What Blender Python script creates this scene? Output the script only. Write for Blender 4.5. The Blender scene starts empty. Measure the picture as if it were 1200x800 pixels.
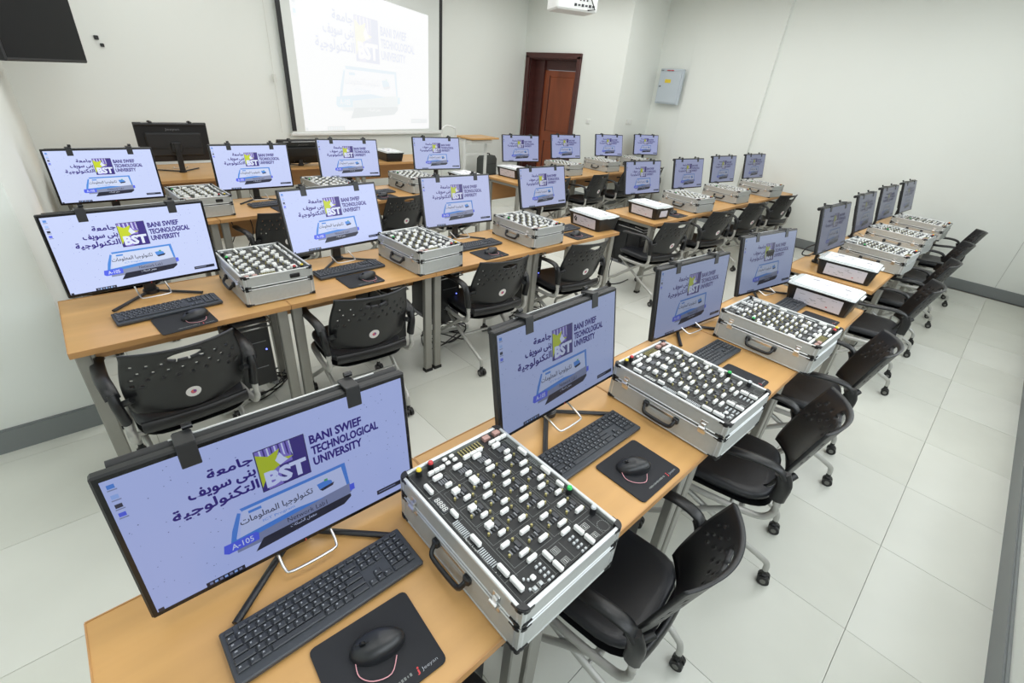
import bpy, math, random
from mathutils import Matrix, Vector, Euler
random.seed(7)
PI=math.pi; R_=math.radians
SC=bpy.context.scene; C=SC.collection

# ------------------------------------------------------------------ camera, light, exposure
cd=bpy.data.cameras.new('camera'); cam=bpy.data.objects.new('camera',cd); C.objects.link(cam)
cam.location=(0,0,1.778); cam.rotation_mode='XYZ'
cam.rotation_euler=(1.0625252,-0.0801515,-0.7431224)
cd.sensor_width=36; cd.sensor_fit='HORIZONTAL'; cd.lens=538.53*36/1200; cd.clip_start=.02
SC.camera=cam
wd=bpy.data.worlds.new('world'); wd.use_nodes=True; SC.world=wd
wd.node_tree.nodes['Background'].inputs[0].default_value=(.8,.85,.9,1)
wd.node_tree.nodes['Background'].inputs[1].default_value=.3
SC.view_settings.view_transform='Standard'; SC.view_settings.look='None'
SC.view_settings.exposure=-0.06; SC.view_settings.gamma=1.0; SC.view_settings.use_curve_mapping=False
CEIL=3.2
def area(x,y,w,d,e,col=(1,1,1)):
    l=bpy.data.lights.new('ceiling_lamp','AREA'); l.shape='RECTANGLE'; l.size=w; l.size_y=d; l.energy=e; l.color=col
    o=bpy.data.objects.new('ceiling_lamp_light',l); o.location=(x,y,CEIL-.06); C.objects.link(o)
LAMPS=[(-.7,1.2)]+[(x,y) for x in (1.1,2.9,4.6,6.3) for y in (.6,2.5,4.2)]+[(1.2,5.7),(3.6,5.9),(6.0,5.9)]  # the lone far-left lamp is added to brighten the dim left floor
for lx,ly in LAMPS:
    area(lx,ly,1.2,1.2,{-.7:8.5,1.1:15,1.2:10,2.9:14,3.6:11,4.6:14,6.3:13.5,6.0:12}[lx])

# soft fill from behind the camera, given to an added, unseen window
wl=bpy.data.lights.new('window_daylight','AREA'); wl.shape='RECTANGLE'; wl.size=6.4; wl.size_y=1.3; wl.energy=36; wl.color=(.93,.98,1)
wo=bpy.data.objects.new('window_daylight_light',wl); wo.location=(2.6,-.60,1.75); wo.rotation_euler=(PI/2,0,0); C.objects.link(wo)

# ------------------------------------------------------------------ materials
MATS={}
def mat(name,col,rough=.5,metal=0.,spec=.5,noise=None,bump=None,emit=None,coat=0,alpha=None,trans=0):
    if name in MATS: return MATS[name]
    m=bpy.data.materials.new(name); m.use_nodes=True; nt=m.node_tree; b=nt.nodes['Principled BSDF']
    b.inputs['Base Color'].default_value=(*col,1); b.inputs['Roughness'].default_value=rough
    b.inputs['Metallic'].default_value=metal; b.inputs['Specular IOR Level'].default_value=spec
    if coat: b.inputs['Coat Weight'].default_value=coat
    if trans: b.inputs['Transmission Weight'].default_value=trans
    if noise or bump:
        tc=nt.nodes.new('ShaderNodeTexCoord'); mp=nt.nodes.new('ShaderNodeMapping'); nt.links.new(tc.outputs['Object'],mp.inputs[0])
    if noise:  # (scale tuple, amount, detail)
        mp.inputs['Scale'].default_value=noise[0]
        n=nt.nodes.new('ShaderNodeTexNoise'); n.inputs['Scale'].default_value=1; n.inputs['Detail'].default_value=noise[2]
        nt.links.new(mp.outputs[0],n.inputs['Vector'])
        r=nt.nodes.new('ShaderNodeValToRGB'); a=noise[1]
        r.color_ramp.elements[0].position=.3; r.color_ramp.elements[1].position=.7
        r.color_ramp.elements[0].color=(*[c*(1-a) for c in col],1); r.color_ramp.elements[1].color=(*[min(1,c*(1+a)) for c in col],1)
        nt.links.new(n.outputs['Fac'],r.inputs[0]); nt.links.new(r.outputs[0],b.inputs['Base Color'])
    if bump:   # (scale, strength)
        n2=nt.nodes.new('ShaderNodeTexNoise'); n2.inputs['Scale'].default_value=bump[0]; n2.inputs['Detail'].default_value=3
        nt.links.new(tc.outputs['Object'],n2.inputs['Vector'])
        bp=nt.nodes.new('ShaderNodeBump'); bp.inputs['Strength'].default_value=bump[1]; bp.inputs['Distance'].default_value=.002
        nt.links.new(n2.outputs['Fac'],bp.inputs['Height']); nt.links.new(bp.outputs[0],b.inputs['Normal'])
    if emit:
        b.inputs['Emission Color'].default_value=(*emit[0],1); b.inputs['Emission Strength'].default_value=emit[1]
    m.diffuse_color=(*col,1); MATS[name]=m; return m
def s2l(*c): return tuple(((v/255)/12.92 if v/255<=.04045 else ((v/255+.055)/1.055)**2.4) for v in c)
def glow(name,col):
    # glowing picture colour; the object colour paints in a monitor's dimming by viewing angle
    m=bpy.data.materials.new(name); m.use_nodes=True; nt=m.node_tree; b=nt.nodes['Principled BSDF']
    b.inputs['Base Color'].default_value=(.01,.01,.012,1); b.inputs['Roughness'].default_value=.32
    oi=nt.nodes.new('ShaderNodeObjectInfo'); mx=nt.nodes.new('ShaderNodeMix'); mx.data_type='RGBA'; mx.blend_type='MULTIPLY'; mx.inputs[0].default_value=1
    mx.inputs[6].default_value=(*col,1); nt.links.new(oi.outputs['Color'],mx.inputs[7]); nt.links.new(mx.outputs[2],b.inputs['Emission Color'])
    b.inputs['Emission Strength'].default_value=1; MATS[name]=m; return m
M={}
M['wall']=mat('painted_wall',s2l(232,236,231),.75,spec=.3,noise=((.6,.6,.6),.01,3),bump=(60,.08))
M['ceil']=mat('ceiling_paint',s2l(240,240,236),.9)
M['tile']=mat('floor_tile',s2l(218,220,211),.28,spec=.45,noise=((3.5,3.5,3.5),.03,6),bump=(25,.03))
M['tile2']=mat('floor_tile_pale',s2l(223,225,217),.25,spec=.45,noise=((3,3,3),.025,6),bump=(25,.03))
M['tile3']=mat('floor_tile_grey',s2l(213,215,205),.3,spec=.45,noise=((3,3,3),.035,6),bump=(25,.03))
M['grout']=mat('tile_joint',s2l(150,148,140),.9)
M['base']=mat('grey_skirting',s2l(128,133,134),.45,noise=((2,2,2),.05,4))
M['wood']=mat('beech_laminate',s2l(201,156,97),.35,spec=.5,noise=((1.2,14,14),.07,5))
M['woodedge']=mat('beech_edge',s2l(186,140,88),.5,noise=((3,20,20),.08,4))
M['woodpanel']=mat('beech_panel',s2l(188,140,90),.5,noise=((1.5,12,12),.08,4))
M['leg']=mat('grey_painted_steel',s2l(150,149,142),.42,metal=.25,bump=(200,.04))
M['foot']=mat('black_rubber',s2l(28,28,28),.7)
M['blk']=mat('black_plastic',s2l(30,31,33),.38,bump=(300,.05))
M['blkgloss']=mat('gloss_black_plastic',s2l(18,18,20),.18)
M['blkmat']=mat('matte_black_plastic',s2l(34,35,37),.55,bump=(400,.06))
M['key']=mat('keycap_plastic',s2l(52,55,60),.42)
M['kb']=mat('keyboard_plastic',s2l(58,62,68),.45)
M['keyp']=mat('key_print',s2l(150,154,160),.6)
M['mpad']=mat('mouse_pad_cloth',s2l(36,37,41),.85,bump=(900,.1))
M['mouse']=mat('mouse_plastic',s2l(36,38,41),.35)
M['chrome']=mat('chrome',(.72,.72,.72),.28,metal=1)
M['alu']=mat('aluminium_extrusion',s2l(208,211,211),.36,metal=.5,bump=(150,.03))
M['aluflat']=mat('silver_case_sheet',s2l(176,179,176),.42,metal=.15,noise=((60,60,60),.03,3),bump=(180,.12))
M['pcb']=mat('black_trainer_board',s2l(21,23,25),.5)
M['ink']=mat('white_board_print',s2l(205,208,205),.6)
M['inkd']=mat('grey_board_print',s2l(120,124,122),.6)
M['sock']=mat('white_socket_plastic',s2l(232,233,230),.35)
M['chip']=mat('dark_chip',s2l(62,64,68),.4)
M['chipg']=mat('grey_component',s2l(128,130,134),.45)
M['brass']=mat('olive_brass_pin',s2l(168,160,108),.35,metal=.4)
M['pink']=mat('copper_pink_relay',s2l(176,140,132),.4)
M['red']=mat('red_cap',s2l(196,54,58),.35)
M['yel']=mat('yellow_cap',s2l(226,200,52),.35)
M['grn']=mat('green_cap',s2l(44,184,88),.35)
M['gry']=mat('grey_cap',s2l(190,194,196),.4)
M['cb']=mat('chair_plastic',s2l(26,27,29),.36,bump=(350,.1))
M['cs']=mat('chair_seat_leatherette',s2l(31,33,38),.42,bump=(500,.15))
M['ctube']=mat('silver_grey_tube',s2l(188,188,184),.35,metal=.35)
M['castor']=mat('castor_black',s2l(26,26,27),.4)
M['castorg']=mat('castor_grey_hub',s2l(120,120,116),.45)
M['sticker']=mat('white_sticker',s2l(228,226,224),.5)
M['spink']=mat('sticker_rose',s2l(196,88,120),.5)
M['spur']=mat('sticker_violet',s2l(104,72,150),.5)
M['sor']=mat('sticker_orange',s2l(222,120,70),.5)
M['paper']=mat('white_paper',s2l(236,238,238),.6)
M['paperl']=mat('lilac_label_paper',s2l(206,204,214),.55)
M['lid']=mat('clear_box_lid',s2l(226,232,232),.2,coat=.4)
M['tub']=mat('black_tub_plastic',s2l(26,26,28),.35)
M['print']=mat('grey_print',s2l(150,152,158),.6)
M['printd']=mat('dark_print',s2l(52,52,56),.6)
M['cable']=mat('black_cable',s2l(24,24,25),.5)
M['dwood']=mat('dark_door_frame_wood',s2l(74,38,34),.42,noise=((3,3,22),.12,5))
M['mwood']=mat('mahogany_door_leaf',s2l(132,66,36),.38,noise=((5,5,1.2),.22,6))
M['brassk']=mat('dull_brass',s2l(140,110,60),.35,metal=.8)
M['scr']=mat('projection_fabric',s2l(226,231,228),.7)
M['white']=mat('white_enamel',s2l(226,228,226),.4)
M['panelbox']=mat('grey_blue_enamel',s2l(190,200,208),.4)
M['plasticw']=mat('white_plastic',s2l(222,224,218),.45)
M['bag']=mat('dark_grey_case_cloth',s2l(66,70,68),.7,bump=(200,.2))
M['pinkc']=mat('pink_wire',s2l(222,160,168),.5)
M['led']=mat('blue_power_light',(.02,.03,.2),.4,emit=((.15,.2,1),4))
# screen colours
G={}
for n,c in dict(g_bg=(216,224,250),g_purp=(58,38,128),g_navy=(40,30,92),g_lime=(214,226,30),g_white=(244,248,255),g_lil=(150,130,206),g_blue=(84,150,224),g_lblue=(176,206,246),
        g_card=(226,232,246),g_grey=(150,156,176),g_band=(34,36,52),g_pill=(92,110,236),g_task=(30,34,50),g_dot=(112,122,160),g_ink=(40,44,66),g_green=(90,190,110)).items():
    G[n]=glow('screen_'+n[2:],s2l(*c))
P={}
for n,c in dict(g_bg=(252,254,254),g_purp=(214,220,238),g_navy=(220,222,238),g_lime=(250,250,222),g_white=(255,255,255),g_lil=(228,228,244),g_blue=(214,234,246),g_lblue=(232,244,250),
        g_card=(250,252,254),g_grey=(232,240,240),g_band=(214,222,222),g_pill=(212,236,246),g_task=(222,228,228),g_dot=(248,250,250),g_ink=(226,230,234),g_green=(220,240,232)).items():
    P[n]=glow('projected_'+n[2:],tuple(.45*v+.55 for v in s2l(*c)))  # the projector's light on the fabric is put in as a glowing picture

# ------------------------------------------------------------------ mesh builder
class MB:
    def __init__(s): s.v=[];s.f=[];s.m=[];s.sm=[];s.ms=[];s.T=[Matrix.Identity(4)]
    def push(s,t): s.T.append(s.T[-1]@t)
    def pop(s): s.T.pop()
    def mi(s,m):
        if m not in s.ms: s.ms.append(m)
        return s.ms.index(m)
    def add(s,vs,fs,m,smooth=False):
        o=len(s.v); T=s.T[-1]; s.v+=[tuple(T@Vector(p)) for p in vs]; k=s.mi(m)
        for f in fs: s.f.append([i+o for i in f]); s.m.append(k); s.sm.append(smooth)
    def box(s,c,d,m,bottom=True):
        x,y,z=[a/2 for a in d]; a,b,e=c
        vs=[(a+i*x,b+j*y,e+k*z) for k in(-1,1) for j in(-1,1) for i in(-1,1)]
        fs=[(4,5,7,6),(0,1,5,4),(1,3,7,5),(3,2,6,7),(2,0,4,6)]
        if bottom: fs.append((0,2,3,1))
        s.add(vs,fs,m)
    def topbox(s,c,d,m,ch):   # cheap button / key: tapered top
        x,y=d[0]/2,d[1]/2; z0=c[2]-d[2]/2; z1=c[2]+d[2]/2; zm=z1-ch
        vs=[]
        for z,e in ((z0,0),(zm,0),(z1,ch)):
            vs+=[(c[0]-x+e,c[1]-y+e,z),(c[0]+x-e,c[1]-y+e,z),(c[0]+x-e,c[1]+y-e,z),(c[0]-x+e,c[1]+y-e,z)]
        fs=[(8,9,10,11)]
        for q in (0,4):
            for i in range(4): j=(i+1)%4; fs.append((q+i,q+j,q+4+j,q+4+i))
        s.add(vs,fs,m)
    def cbox(s,c,d,m,ch,smooth=False):
        h=[a/2 for a in d]; ch=min(ch,*[a*.98 for a in h]); vs=[];ix={}
        for i in(-1,1):
            for j in(-1,1):
                for k in(-1,1):
                    for ax in range(3):
                        p=[i*h[0],j*h[1],k*h[2]]
                        for q in range(3):
                            if q!=ax: p[q]-= (i,j,k)[q]*ch
                        ix[i,j,k,ax]=len(vs); vs.append((c[0]+p[0],c[1]+p[1],c[2]+p[2]))
        fs=[]
        def fx(l,n):  # orient outward
            a,b,e=[Vector(vs[q]) for q in l[:3]]
            if (b-a).cross(e-a).dot(Vector(n))<0: l=l[::-1]
            fs.append(tuple(l))
        for ax in range(3):
            o=[q for q in range(3) if q!=ax]
            for sgn in(-1,1):
                l=[]
                for u,w in((-1,-1),(1,-1),(1,1),(-1,1)):
                    t=[0,0,0];t[ax]=sgn;t[o[0]]=u;t[o[1]]=w; l.append(ix[(*t,ax)])
                n=[0,0,0];n[ax]=sgn; fx(l,n)
            for u in(-1,1):
                for w in(-1,1):   # edge along ax
                    t0=[0,0,0];t0[ax]=-1;t0[o[0]]=u;t0[o[1]]=w;t1=list(t0);t1[ax]=1
                    l=[ix[(*t0,o[0])],ix[(*t1,o[0])],ix[(*t1,o[1])],ix[(*t0,o[1])]]
                    n=[0,0,0];n[o[0]]=u;n[o[1]]=w; fx(l,n)
        for i in(-1,1):
            for j in(-1,1):
                for k in(-1,1): fx([ix[i,j,k,0],ix[i,j,k,1],ix[i,j,k,2]],(i,j,k))
        s.add(vs,fs,m,smooth)
    def rings(s,rings,m,cap=True,smooth=True,close=True):
        n=len(rings[0]); vs=[p for r in rings for p in r]; fs=[]
        for a in range(len(rings)-1):
            for i in range(n if close else n-1):
                j=(i+1)%n; fs.append((a*n+i,a*n+j,(a+1)*n+j,(a+1)*n+i))
        s.add(vs,fs,m,smooth)
        if cap:
            s.add(rings[0],[tuple(range(n))[::-1]],m); s.add(rings[-1],[tuple(range(n))],m)
    def cyl(s,c,r,h,m,n=12,r2=None,axis='z',smooth=True):
        r2=r if r2 is None else r2; ra=[]
        for z,q in((-h/2,r),(h/2,r2)):
            l=[]
            for i in range(n):
                a=2*PI*i/n; x,y=q*math.cos(a),q*math.sin(a)
                p={'z':(x,y,z),'x':(z,x,y),'y':(y,z,x)}[axis]; l.append((c[0]+p[0],c[1]+p[1],c[2]+p[2]))
            ra.append(l)
        s.rings(ra,m,smooth=smooth)
    def tube(s,path,r,m,n=8,flat=None,up=(0,0,1)):
        # flat=(w,h): flattened section
        P_=[Vector(p) for p in path]; rr=[]; upv=Vector(up)
        for i,p in enumerate(P_):
            t=(P_[min(i+1,len(P_)-1)]-P_[max(i-1,0)]).normalized()
            a=t.cross(upv)
            if a.length<.05: a=t.cross(Vector((1,0,0)))
            a.normalize(); b=a.cross(t).normalized()
            w,h=(flat if flat else (r,r)) if not callable(r) else r(i/(len(P_)-1))
            rr.append([tuple(p+a*w*math.cos(2*PI*k/n)+b*h*math.sin(2*PI*k/n)) for k in range(n)])
        s.rings(rr,m)
    def prism(s,poly,z0,z1,m):
        n=len(poly); vs=[(x,y,z0) for x,y in poly]+[(x,y,z1) for x,y in poly]
        fs=[tuple(range(n,2*n)),tuple(range(n))[::-1]]+[(i,(i+1)%n,n+(i+1)%n,n+i) for i in range(n)]
        s.add(vs,fs,m)
    def build(s,name,parent=None,loc=None,rot=None):
        me=bpy.data.meshes.new(name); me.from_pydata(s.v,[],s.f)
        for m in s.ms: me.materials.append(m)
        me.polygons.foreach_set('material_index',s.m); me.polygons.foreach_set('use_smooth',s.sm); me.update()
        o=bpy.data.objects.new(name,me); C.objects.link(o)
        if parent: o.parent=parent
        if loc: o.location=loc
        if rot: o.rotation_euler=rot
        return o
def smooth_path(pts,k=4):
    out=[];n=len(pts)
    for i in range(n-1):
        p0,p1,p2,p3=[Vector(pts[min(max(j,0),n-1)]) for j in (i-1,i,i+1,i+2)]
        for q in range(k):
            t=q/k; out.append(.5*((2*p1)+(-p0+p2)*t+(2*p0-5*p1+4*p2-p3)*t*t+(-p0+3*p1-3*p2+p3)*t**3))
    out.append(Vector(pts[-1])); return out
def tag(o,label,cat,group=None,kind=None):
    if label: o['label']=label
    if cat: o['category']=cat
    if group: o['group']=group
    if kind: o['kind']=kind
    return o
def empty(name,loc=(0,0,0),rz=0,label=None,cat=None,group=None):
    o=bpy.data.objects.new(name,None); C.objects.link(o); o.location=loc; o.rotation_euler=(0,0,rz); o.empty_display_size=.1
    return tag(o,label,cat,group)
CH={}
def kids(o): return [c for c in C.objects if c.parent==o]
def copy_tree(o,parent=None):
    key=o.name
    if key not in CH: CH[key]=kids(o)
    c=o.copy(); C.objects.link(c)
    if parent: c.parent=parent
    for k in CH[key]: copy_tree(k,c)
    return c
def child(o,name): 
    for c in C.objects:
        if c.parent==o and c.name.split('.')[0]==name: return c
def struct(o): o['kind']='structure'; return o
ORD=['first','second','third','fourth','fifth','sixth','seventh','eighth']
ROWN={'A':'nearest row','B':'middle row','C':'far row'}

# ------------------------------------------------------------------ lettering
FF={'ب':0xFE8F,'ت':0xFE95,'ج':0xFE9D,'س':0xFEB1,'ش':0xFEB5,'ع':0xFEC9,'ف':0xFED1,'ك':0xFED9,'ل':0xFEDD,'م':0xFEE1,'ن':0xFEE5,'ي':0xFEF1}
FR={'ا':0xFE8D,'و':0xFEED,'ة':0xFE93,'ى':0xFEEF}
def shape(t):
    out=[]
    for w in t.split(' '):
        o=[]
        for i,c in enumerate(w):
            pv=i>0 and w[i-1] in FF
            if c in FF: nx=i<len(w)-1; o.append(chr(FF[c]+(3 if pv and nx else 1 if pv else 2 if nx else 0)))
            else: o.append(chr(FR[c]+(1 if pv else 0)))
        out.append(''.join(reversed(o)))
    return ' '.join(reversed(out))
TC={}
def glyphs(t,bold=0.0):
    """flat lettering scaled to a unit box: verts in 0..1 x 0..1"""
    k=(t,bold)
    if k in TC: return TC[k]
    body=shape(t) if any(ord(c)>0x600 for c in t) else t
    cu=bpy.data.curves.new('t','FONT'); cu.body=body; cu.resolution_u=2; cu.offset=bold
    o=bpy.data.objects.new('t',cu); C.objects.link(o); bpy.context.view_layer.update()
    me=o.evaluated_get(bpy.context.evaluated_depsgraph_get()).to_mesh()
    vs=[tuple(v.co) for v in me.vertices]; fs=[tuple(p.vertices) for p in me.polygons]
    bpy.data.objects.remove(o); bpy.data.curves.remove(cu)
    x0=min(v[0] for v in vs);x1=max(v[0] for v in vs);y0=min(v[1] for v in vs);y1=max(v[1] for v in vs)
    vs=[((v[0]-x0)/(x1-x0),(v[1]-y0)/(y1-y0)) for v in vs]
    TC[k]=(vs,fs); return TC[k]
def put_text(mb,t,m,o,ux,uy,bold=0.0):
    """o = lower-left corner, ux/uy = full-width and full-height vectors"""
    vs,fs=glyphs(t,bold); o=Vector(o);ux=Vector(ux);uy=Vector(uy)
    mb.add([tuple(o+ux*a+uy*b) for a,b in vs],fs,m)

# ------------------------------------------------------------------ desktop picture, in metres from the upper left of the panel (x right, y down)
def desktop_art(F,mt,full=True):
    """F(polygon, layer, material) receives lists of (x,y)"""
    rnd=random.Random(3)
    q=lambda pts,l,n: F(pts,[tuple(range(len(pts)))],l,mt[n])
    rect=lambda a,b,c,d,l,n: q([(a,b),(c,b),(c,d),(a,d)],l,n)
    rect(.012,.012,.598,.349,0,'g_bg')
    for i in range(120):
        x=rnd.choice([rnd.uniform(.02,.2),rnd.uniform(.45,.59),rnd.uniform(.02,.59)]); y=rnd.uniform(.02,.33); r=rnd.uniform(.0008,.0016)
        q([(x-r,y),(x,y-r),(x+r,y),(x,y+r)],1,'g_dot')
    # logo
    rect(.247,.065,.351,.173,1,'g_navy'); rect(.249,.067,.349,.171,2,'g_lil')
    rect(.318,.067,.349,.12,3,'g_purp'); rect(.29,.12,.349,.171,3,'g_purp'); rect(.249,.12,.26,.171,3,'g_purp')
    for i in range(9):
        x=.257+i*.0075; q([(x,.067),(x+.003,.067),(x+.0045,.1+.004*(i%3)),(x+.001,.095)],3,'g_purp' if i%2 else 'g_white')
    q([(.249,.075),(.272,.088),(.297,.078),(.288,.1),(.322,.108),(.286,.122),(.262,.135),(.249,.16)],4,'g_lime')
    q([(.284,.104),(.296,.088),(.302,.102),(.31,.112),(.292,.12)],5,'g_white')
    def T(t,x0,y0,x1,y1,l,n,bold=.0,fat=0):
        vs,fs=glyphs(t,bold)
        for dx,dy in ([(0,0)] if not fat else [(fat*math.cos(PI/3*q),fat*math.sin(PI/3*q)) for q in range(6)]):
            F([(x0+fat+dx+a*(x1-x0-2*fat),y1-fat+dy+b*(y0-y1+2*fat)) for a,b in vs],fs,l,mt[n])
    T('BST',.257,.124,.345,.166,6,'g_white',.05)
    T('BANI SWIEF',.36,.076,.484,.1,1,'g_purp',.02,.0005)
    T('TECHNOLOGICAL',.36,.106,.524,.13,1,'g_purp',.02,.0005)
    T('UNIVERSITY',.36,.136,.478,.16,1,'g_purp',.02,.0005)
    T('جامعة',.160,.066,.244,.094,1,'g_purp',0,.0011)
    T('بنى سويف',.121,.098,.244,.128,1,'g_purp',0,.0011)
    T('التكنولوجية',.087,.130,.244,.163,1,'g_purp',0,.0011)
    # room sign card
    q([(.196,.188),(.428,.186),(.432,.262),(.424,.262),(.418,.198),(.2,.2)],1,'g_blue')
    q([(.196,.2),(.176,.258),(.172,.284),(.158,.284),(.172,.236),(.19,.196)],1,'g_blue')
    q([(.2,.196),(.418,.194),(.424,.252),(.182,.262)],2,'g_card')
    q([(.172,.262),(.3,.252),(.37,.258),(.17,.276)],3,'g_blue')
    q([(.172,.27),(.43,.252),(.434,.278),(.4,.3),(.17,.298)],2,'g_grey')
    q([(.203,.318),(.224,.29),(.43,.283),(.43,.292),(.41,.306)],4,'g_band')
    q([(.15,.264),(.214,.264),(.218,.27),(.216,.288),(.154,.29),(.146,.284)],5,'g_pill')
    q([(.43,.256),(.442,.256),(.442,.274),(.43,.276)],3,'g_pill')
    rect(.21,.202,.236,.209,3,'g_blue')
    q([(.356,.214),(.378,.212),(.39,.218),(.392,.226),(.376,.232),(.36,.23)],3,'g_blue'); q([(.36,.231),(.396,.226),(.392,.234),(.366,.238)],4,'g_ink')
    rect(.374,.208,.382,.214,4,'g_green')
    T('تكنولوجيا المعلومات',.190,.214,.345,.236,4,'g_ink',.012)
    T('ICT Program',.232,.240,.300,.249,4,'g_blue'); T('Network Lab1',.279,.268,.371,.281,4,'g_ink')
    T('معمل الشبكات',.282,.289,.342,.3,6,'g_white'); T('A-105',.162,.269,.206,.284,6,'g_white',.01)
    # icons and task bar
    for i,(y,n) in enumerate([(.022,'g_blue'),(.045,'g_lblue'),(.066,'g_ink'),(.086,'g_pill')]):
        rect(.019,y,.03,y+.009,1,n); rect(.018,y+.011,.032,y+.0135,1,'g_grey')
    rect(.1,.337,.175,.349,2,'g_task')
    for i in range(7): rect(.106+i*.0095,.340,.112+i*.0095,.346,3,'g_lblue' if i%2 else 'g_grey')
    rect(.014,.34,.024,.348,2,'g_task')
    rect(.497,.317,.588,.331,2,'g_task'); rect(.502,.322,.55,.325,3,'g_grey')
    rect(.012,.3475,.598,.349,1,'g_task')

# ------------------------------------------------------------------ room shell
XW=7.86
def wallseg(name,pts,z0=0,z1=CEIL,t=.3,mt=None,parent=None):
    """pts: inner face polyline, outside on the right-hand side of travel"""
    mb=MB(); ofs=[]
    n=len(pts)
    for i,p in enumerate(pts):
        d=Vector((0,0))
        for a,b in ((i-1,i),(i,i+1)):
            if a<0 or b>=n: continue
            e=Vector(pts[b])-Vector(pts[a]); e=Vector((e[1],-e[0])).normalized(); d+=e
        d.normalize(); ofs.append((p[0]+d[0]*t,p[1]+d[1]*t))
    for i in range(n-1):
        mb.prism([pts[i],ofs[i],ofs[i+1],pts[i+1]],z0,z1,mt or M['wall'])
    return struct(mb.build(name,parent))
wallseg('wall_back',[(-1.5,-.655),(XW+.02,-.655)])
wallseg('wall_right',[(XW,-.655),(XW,3.09)])
wallseg('wall_right_middle',[(XW-.05,3.091),(8.0,4.47)])
wallseg('wall_right_far',[(8.02,4.471),(8.08,5.13)])
wallseg('wall_switch',[(8.38,5.11),(7.4,5.11)])
# door wall with an opening for the door
DY0,DY1,DH=6.05,7.3,2.22
DY0=6.0
W=MB(); 
W.prism([(7.1,5.11),(7.4,5.11),(7.4,DY0),(7.1,DY0)],0,CEIL,M['wall']); W.prism([(7.1,DY0),(7.4,DY0),(7.4,7.36),(7.1,7.36)],2.30,CEIL,M['wall'])
W.prism([(7.1,7.36),(7.4,7.36),(7.4,7.6),(7.1,7.6)],0,CEIL,M['wall'])
struct(W.build('wall_door'))
wallseg('wall_front',[(7.12,7.432),(-.11,6.6)])
wallseg('wall_left',[(-.11,6.62),(-.19,2.87),(-1.5,2.87)])
wallseg('wall_left_near',[(-1.5,2.88),(-1.5,-.7)])
mb=MB(); mb.box((3.4,3.4,CEIL+.05),(10.6,9,.1),M['ceil']); struct(mb.build('ceiling'))
# floor: joint bed plus one object per tile
mb=MB(); mb.box((3.4,3.4,-.06),(10.4,8.6,.1),M['grout']); floor=struct(mb.build('floor'))
tmesh={}
def inroom(x,y):
    if y<-.8 or x<-1.6: return False
    if y<2.9: return x<8.0
    if y<5.3: return -.35<x<8.2
    return -.35<x<7.3 and y<6.75+.115*(x+.1)
rt=random.Random(5); proto_t=None
for i in range(-4,15):
    for j in range(-3,15):
        x=.59+.6*i-.3; y=2.17+.6*(j-4)-.3
        if not inroom(x,y): continue
        k=rt.choice(['tile','tile','tile2','tile3'])
        if k not in tmesh:
            t=MB(); t.box((0,0,-.006),(.598,.598,.012),M[k],bottom=False); o=t.build('tile',floor); tmesh[k]=o
        else: o=tmesh[k].copy(); C.objects.link(o)
        o.location=(x,y,rt.uniform(-.0003,.0003))
# skirting
def skirt(name,pts,t=.016):
    q=[]; mb=MB(); n=len(pts)
    for i in range(n-1):
        a,b=Vector(pts[i]),Vector(pts[i+1]); e=(b-a).normalized(); nn=Vector((-e[1],e[0]))*t
        mb.prism([tuple(a),tuple(b),tuple(b+nn),tuple(a+nn)],0,.118,M['base'])
        mb.prism([tuple(a),tuple(b),tuple(b+nn*.6),tuple(a+nn*.6)],.118,.126,M['base'])
    return struct(mb.build(name))
skirt('baseboard_back',[(-1.5,-.654),(XW,-.654)]); skirt('baseboard_right',[(XW,-.655),(XW,3.09),(XW-.05,3.091),(8.0,4.47),(8.08,5.11)])
skirt('baseboard_left',[(-.11,6.6),(-.19,2.87),(-1.5,2.87)]); skirt('baseboard_front',[(7.1,7.43),(-.11,6.6)])
skirt('baseboard_door_side',[(8.08,5.11),(7.1,5.11),(7.1,5.98)])
# door
d=empty('door_1',(7.1,0,0)); d['kind']='structure'
mb=MB()
for y0,y1 in ((6.0,6.09),(7.27,7.36)): mb.cbox((-.01,(y0+y1)/2,1.15),(.06,y1-y0,2.3),M['dwood'],.008)
mb.cbox((-.01,6.68,2.345-.045),(.06,1.36,.09),M['dwood'],.008); mb.build('door_frame',d)
mb=MB()
mb.box((.14,6.1,1.13),(.24,.02,2.26),M['dwood']); mb.box((.14,7.26,1.13),(.24,.02,2.26),M['dwood']); mb.box((.14,6.68,2.25),(.24,1.18,.02),M['dwood'])
mb.box((.2,7.13,1.12),(.12,.24,2.24),M['dwood']); mb.build('door_jamb',d)
mb=MB(); mb.box((.2,6.56,1.04),(.045,.9,2.08),M['mwood'])
for z0,z1 in ((.2,.86),(1.06,1.98)):
    mb.cbox((.174,6.56,(z0+z1)/2),(.02,.6,z1-z0),M['mwood'],.012)
    for yy in (6.25,6.87): mb.box((.172,yy,(z0+z1)/2),(.014,.012,z1-z0+.03),M['dwood'])
mb.box((.2,6.56,2.17),(.05,.94,.16),M['dwood'])
mb.build('door_leaf',d)
mb=MB(); mb.cyl((.165,6.18,1.02),.02,.02,M['brassk'],axis='x'); mb.tube([(.15,6.18,1.02),(.12,6.18,1.02),(.115,6.21,1.02),(.115,6.29,1.02)],.008,M['brassk']); mb.build('door_handle',d)
w1=empty('window_1',(2.6,-.65,1.75)); w1['kind']='structure'  # unseen window added to carry the fill light; its glass glows too
mb=MB()
for zz in(-.7,.7): mb.box((0,0,zz),(6.6,.06,.08),M['white'])
for xx in(-3.26,-2.15,-1.1,0,1.1,2.15,3.26): mb.box((xx,0,0),(.07,.06,1.4),M['white'])
mb.build('window_frame',w1)
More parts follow.
